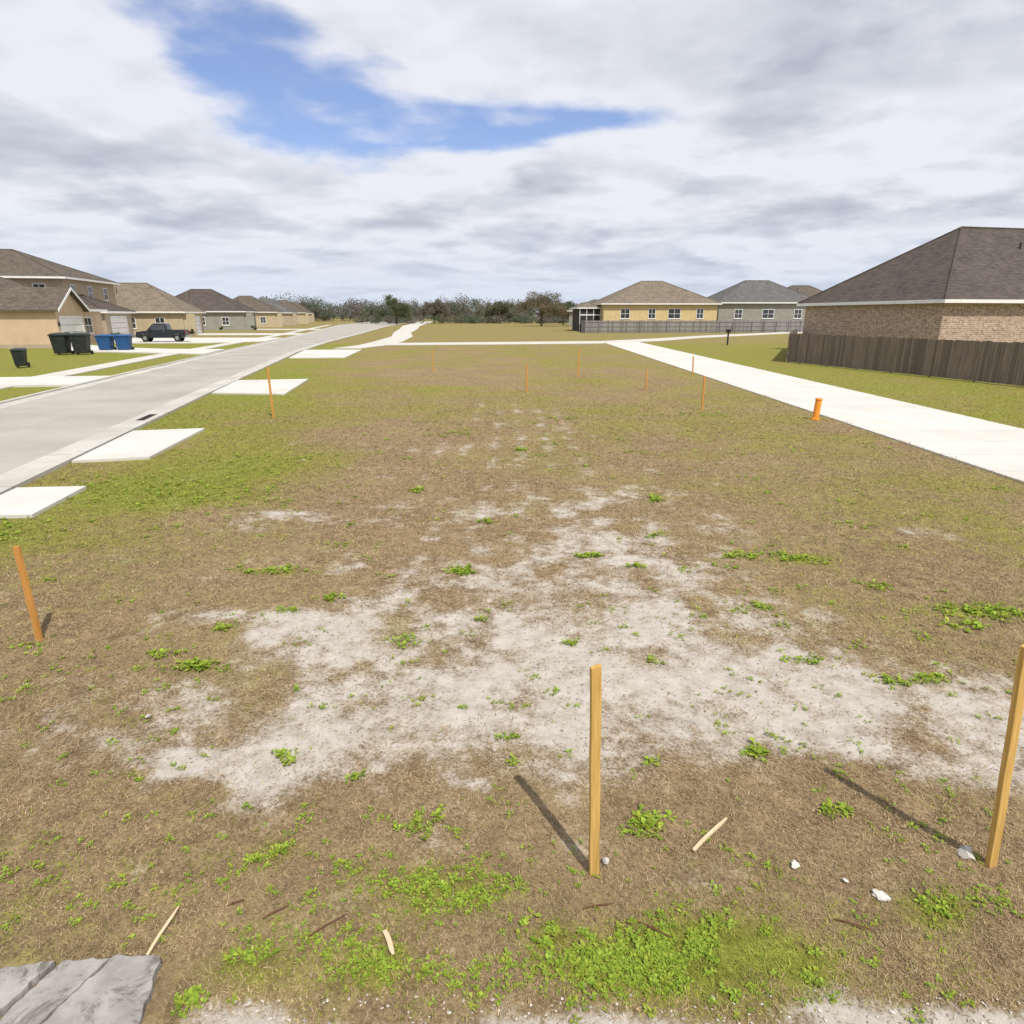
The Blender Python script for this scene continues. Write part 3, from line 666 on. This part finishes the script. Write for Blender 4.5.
# ------------------------------------------------------------------ pickup
def pickup(x,y,rot):
    e=empty('pickup_truck',(x,y,.08),rot); e.scale=(.9,.95,1.05)
    hw=.95
    def prof(nm,P,w,mat,top=None,bv=.05):
        n=len(P); v=[(a,-w,z) for a,z in P]+[(a,w,z) for a,z in P]
        if top: 
            v=[(a,-(w if z<top[0] else top[1]),z) for a,z in P]+[(a,(w if z<top[0] else top[1]),z) for a,z in P]
        f=[tuple(range(n)),tuple(range(2*n-1,n-1,-1))]+[(i,n+i,n+(i+1)%n,(i+1)%n) for i in range(n)]
        o=mk(nm,v,f,mat,e); 
        if bv: bevel(o,bv,2)
        return o
    def arch(cx,r,n=9): return [(cx+r*math.cos(math.pi*i/(n-1)),.38+r*math.sin(math.pi*i/(n-1))) for i in range(n)][::-1]
    body=[(-2.75,.45),(-2.8,.75),(-2.72,1.02),(-1.55,1.14),(.72,1.2),(.74,1.2),(2.78,1.2),(2.8,.5),(2.35,.45)]
    low=[(2.35,.4)]+arch(1.8,.46)[::-1]+[(1.2,.4),(-1.25,.4)]+arch(-1.8,.46)[::-1]+[(-2.45,.4)]
    prof('body',body+low[1:],hw,M['carpaint'],bv=.03)
    prof('cabin',[(-1.5,1.14),(-.85,1.78),(-.55,1.86),(.55,1.86),(.72,1.8),(.85,1.2)],hw-.04,M['carpaint'],(1.5,hw-.2),.04)
    for s in (-1,1):
        for P in ([(-1.22,1.2),(-.78,1.7),(-.3,1.72),(-.3,1.2)],[(-.22,1.2),(-.22,1.72),(.5,1.72),(.62,1.2)]):
            v=[]
            for a,z in P: 
                yy=(hw-.04)-(z-1.14)/.72*.17+.012; v.append((a,s*yy,z))
            mk('side_window',v,[(0,1,2,3) if s<0 else (3,2,1,0)],M['glass'],e)
        box('mirror',-1.2,-1.05,s*(hw+.02) if s>0 else -hw-.22,s*(hw+.22) if s>0 else -hw-.02,1.15,1.35,M['carpaint'],e)
        for cx in (-1.8,1.8):
            cyl('tyre',(cx,s*(hw-.26),.38),(cx,s*(hw-.01),.38),.38,.38,M['rubber'],e,28); cyl('rim',(cx,s*(hw-.02),.38),(cx,s*(hw+.01),.38),.22,.2,M['chrome'],e,20)
        box('tail_lamp',2.78,2.83,s*.8-.07,s*.8+.07,.8,1.1,M['red'],e); box('head_lamp',-2.84,-2.76,s*.72-.14,s*.72+.14,.78,.95,M['white'],e)
        box('door_handle',.3,.45,s*hw-.015,s*hw+.02,1.02,1.06,M['chrome'],e)
    mk('windscreen',[(-1.47,-.78,1.22),(-1.47,.78,1.22),(-.9,.66,1.76),(-.9,-.66,1.76)],[(0,1,2,3)],M['glass'],e)
    box('bed_shade_plate',.95,2.7,-.8,.8,1.201,1.21,M['dark'],e); box('front_bumper',-2.9,-2.78,-.92,.92,.45,.68,M['chrome'],e); box('rear_bumper',2.81,2.93,-.92,.92,.45,.65,M['chrome'],e)  # dark plate on the solid body paints the shaded hollow of the bed
    box('grille',-2.83,-2.77,-.5,.5,.72,.98,M['black'],e)
pickup(-38.6,74.5,A)

# ------------------------------------------------------------------ trees
r=np.random.default_rng(21); VV=[];CC=[]
haze_pal=[((.085,.11,.07),(.16,.19,.12)),((.12,.115,.085),(.22,.2,.155)),((.16,.15,.125),(.27,.245,.21)),((.09,.11,.075),(.18,.2,.135))]  # lighter greyed greens put distance haze into the foliage colour
for i in range(800):
    x=r.uniform(-340,380); d=r.uniform(290,430)
    if -150<x<-20 and d<370: d+=70
    hgt=r.uniform(5.5,9.8)*(d/300)*(.65+.7*fbm(np.array(x*.03),np.array(.5),5,2))
    c=haze_pal[r.choice(4,p=[.3,.25,.2,.25])]
    V,C=crownquads(x,d,hgt*.5,hgt*.6,hgt*.55,420,.42,r,*c); VV.append(V);CC.append(C)
fastmesh('distant_trees',np.concatenate(VV),4,M['crown'],np.concatenate(CC))
VV=[];CC=[]
for i in range(420):
    x=r.uniform(-60,330); d=r.uniform(255,290)
    V,C=crownquads(x,d,1.3,r.uniform(2,4.5),r.uniform(1.0,2.4),200,.3,r,*haze_pal[r.integers(0,4)]); VV.append(V);CC.append(C)
fastmesh('hedgerow',np.concatenate(VV),4,M['crown'],np.concatenate(CC))
def tree(x,y,h,c,nm='broadleaf_tree',n=9000,sp=.42,seed=0,s=.17):
    r=np.random.default_rng(seed); e=empty(nm,(x,y,0))
    cyl('trunk',(0,0,-.1),(0,0,h*.45),h*.03,h*.02,M['bark'],e,10)
    V=[];C=[]
    for i in range(16):
        a=r.uniform(0,6.28); el=r.uniform(.1,1.3); L=h*r.uniform(.3,.48)
        p0=Vector((0,0,h*r.uniform(.18,.4))); p1=p0+Vector((math.cos(a)*math.cos(el)*1.3,math.sin(a)*math.cos(el)*1.3,math.sin(el)))*L
        cyl('limb_%d'%i,p0,p1,h*.013,h*.004,M['bark'],e,6)
        v,cc=crownquads(*p1,h*sp*.6,h*.2,n//16,s,r,*c); V.append(v);C.append(cc)
    o=fastmesh('crown',np.concatenate(V),4,M['crown'],np.concatenate(C)); o.parent=e
tree(8.5,195,11.2,((.15,.13,.08),(.28,.24,.16)),seed=1,n=14000,sp=.5)
tree(-40,235,10.5,((.1,.12,.07),(.18,.2,.11)),seed=2,s=.22)
tree(-30,262,9.5,((.15,.14,.11),(.27,.24,.19)),seed=3,s=.22)
tree(-84,225,9.5,((.11,.11,.08),(.2,.19,.13)),seed=4,s=.22)
tree(17,225,9,((.1,.12,.07),(.18,.2,.11)),seed=5,s=.22)
tree(-5,270,10,((.11,.12,.075),(.19,.2,.12)),seed=8,s=.22)
tree(38,160,9.5,((.14,.13,.1),(.26,.23,.18)),seed=6,s=.22)

# ------------------------------------------------------------------ sun + sky
SD=Vector((.33,-.68,1.12)).normalized(); elev=math.asin(SD.z); azm=math.atan2(SD.x,SD.y)
sl=bpy.data.lights.new('sun','SUN'); sl.energy=4.4; sl.angle=math.radians(.6); sl.color=(1,.94,.84)
so=link(bpy.data.objects.new('sun',sl)); so.rotation_euler=SD.to_track_quat('Z','Y').to_euler(); so.location=(0,0,50)
w=bpy.data.worlds.new('World'); scene.world=w; w.use_nodes=True; nt=w.node_tree; bg=nt.nodes['Background']
sky=N(nt,'ShaderNodeTexSky',sky_type='NISHITA'); sky.sun_disc=False; sky.sun_elevation=elev; sky.sun_rotation=azm; sky.dust_density=.8; sky.ozone_density=2.0
tc=N(nt,'ShaderNodeTexCoord').outputs['Generated']
nz=N(nt,'ShaderNodeVectorMath',operation='NORMALIZE'); nt.links.new(tc,nz.inputs[0])
sp=N(nt,'ShaderNodeSeparateXYZ'); nt.links.new(nz.outputs[0],sp.inputs[0])
zz=math_(nt,'ADD',math_(nt,'MAXIMUM',sp.outputs[2],0),.15)
px=math_(nt,'DIVIDE',sp.outputs[0],zz); py=math_(nt,'DIVIDE',sp.outputs[1],zz)
cv=N(nt,'ShaderNodeCombineXYZ'); nt.links.new(px,cv.inputs[0]); nt.links.new(py,cv.inputs[1]); P=cv.outputs[0]
def density(Pv):
    a=noise_(nt,Pv,1.6,6,.48,.1); c=noise_(nt,Pv,4.4,5,.5,.1)
    return math_(nt,'ADD',math_(nt,'MULTIPLY',a,.62),math_(nt,'MULTIPLY',c,.38))
d0=density(P)
ofs=N(nt,'ShaderNodeMapping'); ofs.inputs['Location'].default_value=(.03,-.11,0); nt.links.new(P,ofs.inputs[0])
d1=density(ofs.outputs[0])
def gauss(cx,cy,rx,ry):
    a=math_(nt,'POWER',math_(nt,'ABSOLUTE',math_(nt,'DIVIDE',math_(nt,'SUBTRACT',px,cx),rx)),2)
    c=math_(nt,'POWER',math_(nt,'ABSOLUTE',math_(nt,'DIVIDE',math_(nt,'SUBTRACT',py,cy),ry)),2)
    return math_(nt,'EXPONENT',math_(nt,'MULTIPLY',math_(nt,'ADD',a,c),-1))
gap=math_(nt,'ADD',gauss(-.74,1.9,.27,.4),math_(nt,'ADD',gauss(-.62,2.42,.45,.34),math_(nt,'ADD',gauss(-.15,2.5,.42,.2),math_(nt,'MULTIPLY',gauss(.22,2.42,.32,.12),.6))))
gap=math_(nt,'MINIMUM',gap,1.0)
dens=math_(nt,'SUBTRACT',math_(nt,'ADD',d0,.18),math_(nt,'MULTIPLY',gap,.34))
cf=sstep(nt,dens,.33,.55)
mp=N(nt,'ShaderNodeMapping'); mp.inputs['Location'].default_value=(3.1,7.7,1); nt.links.new(P,mp.inputs[0])
n4=noise_(nt,mp.outputs[0],1.7,6,.48,.15)
sh=math_(nt,'ADD',math_(nt,'MULTIPLY',sstep(nt,n4,.44,.66),.8),math_(nt,'MULTIPLY',gauss(.8,1.95,.7,.26),.6))
sh=math_(nt,'MULTIPLY',sh,sstep(nt,dens,.46,.7))
sh=math_(nt,'ADD',sh,math_(nt,'MULTIPLY',math_(nt,'SUBTRACT',d1,d0),2.2))
sh=math_(nt,'ADD',sh,.02,clamp=True)
cc=mix_(nt,sh,(5.7,5.8,6.2),(3.2,3.4,4.0))
hz=N(nt,'ShaderNodeMapRange'); nt.links.new(sp.outputs[2],hz.inputs[0]); hz.inputs[1].default_value=0; hz.inputs[2].default_value=.13; hz.inputs[3].default_value=.8; hz.inputs[4].default_value=0
cc=mix_(nt,hz.outputs[0],cc,(4.3,4.9,5.9))
skyb=mix_(nt,1.0,sky.outputs[0],(.88,.88,1.05),'MULTIPLY')
final=mix_(nt,math_(nt,'ADD',math_(nt,'MULTIPLY',cf,.9),.07),skyb,cc)
nt.links.new(final,bg.inputs['Color']); bg.inputs['Strength'].default_value=.15

# ------------------------------------------------------------------ camera
cam=bpy.data.cameras.new('camera'); co_=link(bpy.data.objects.new('camera',cam)); cam.sensor_width=36; cam.lens=36*650/1024
co_.location=(0,0,2.8); co_.rotation_euler=(math.radians(90-16.78),0,0); cam.clip_end=6000; cam.clip_start=.05
scene.camera=co_
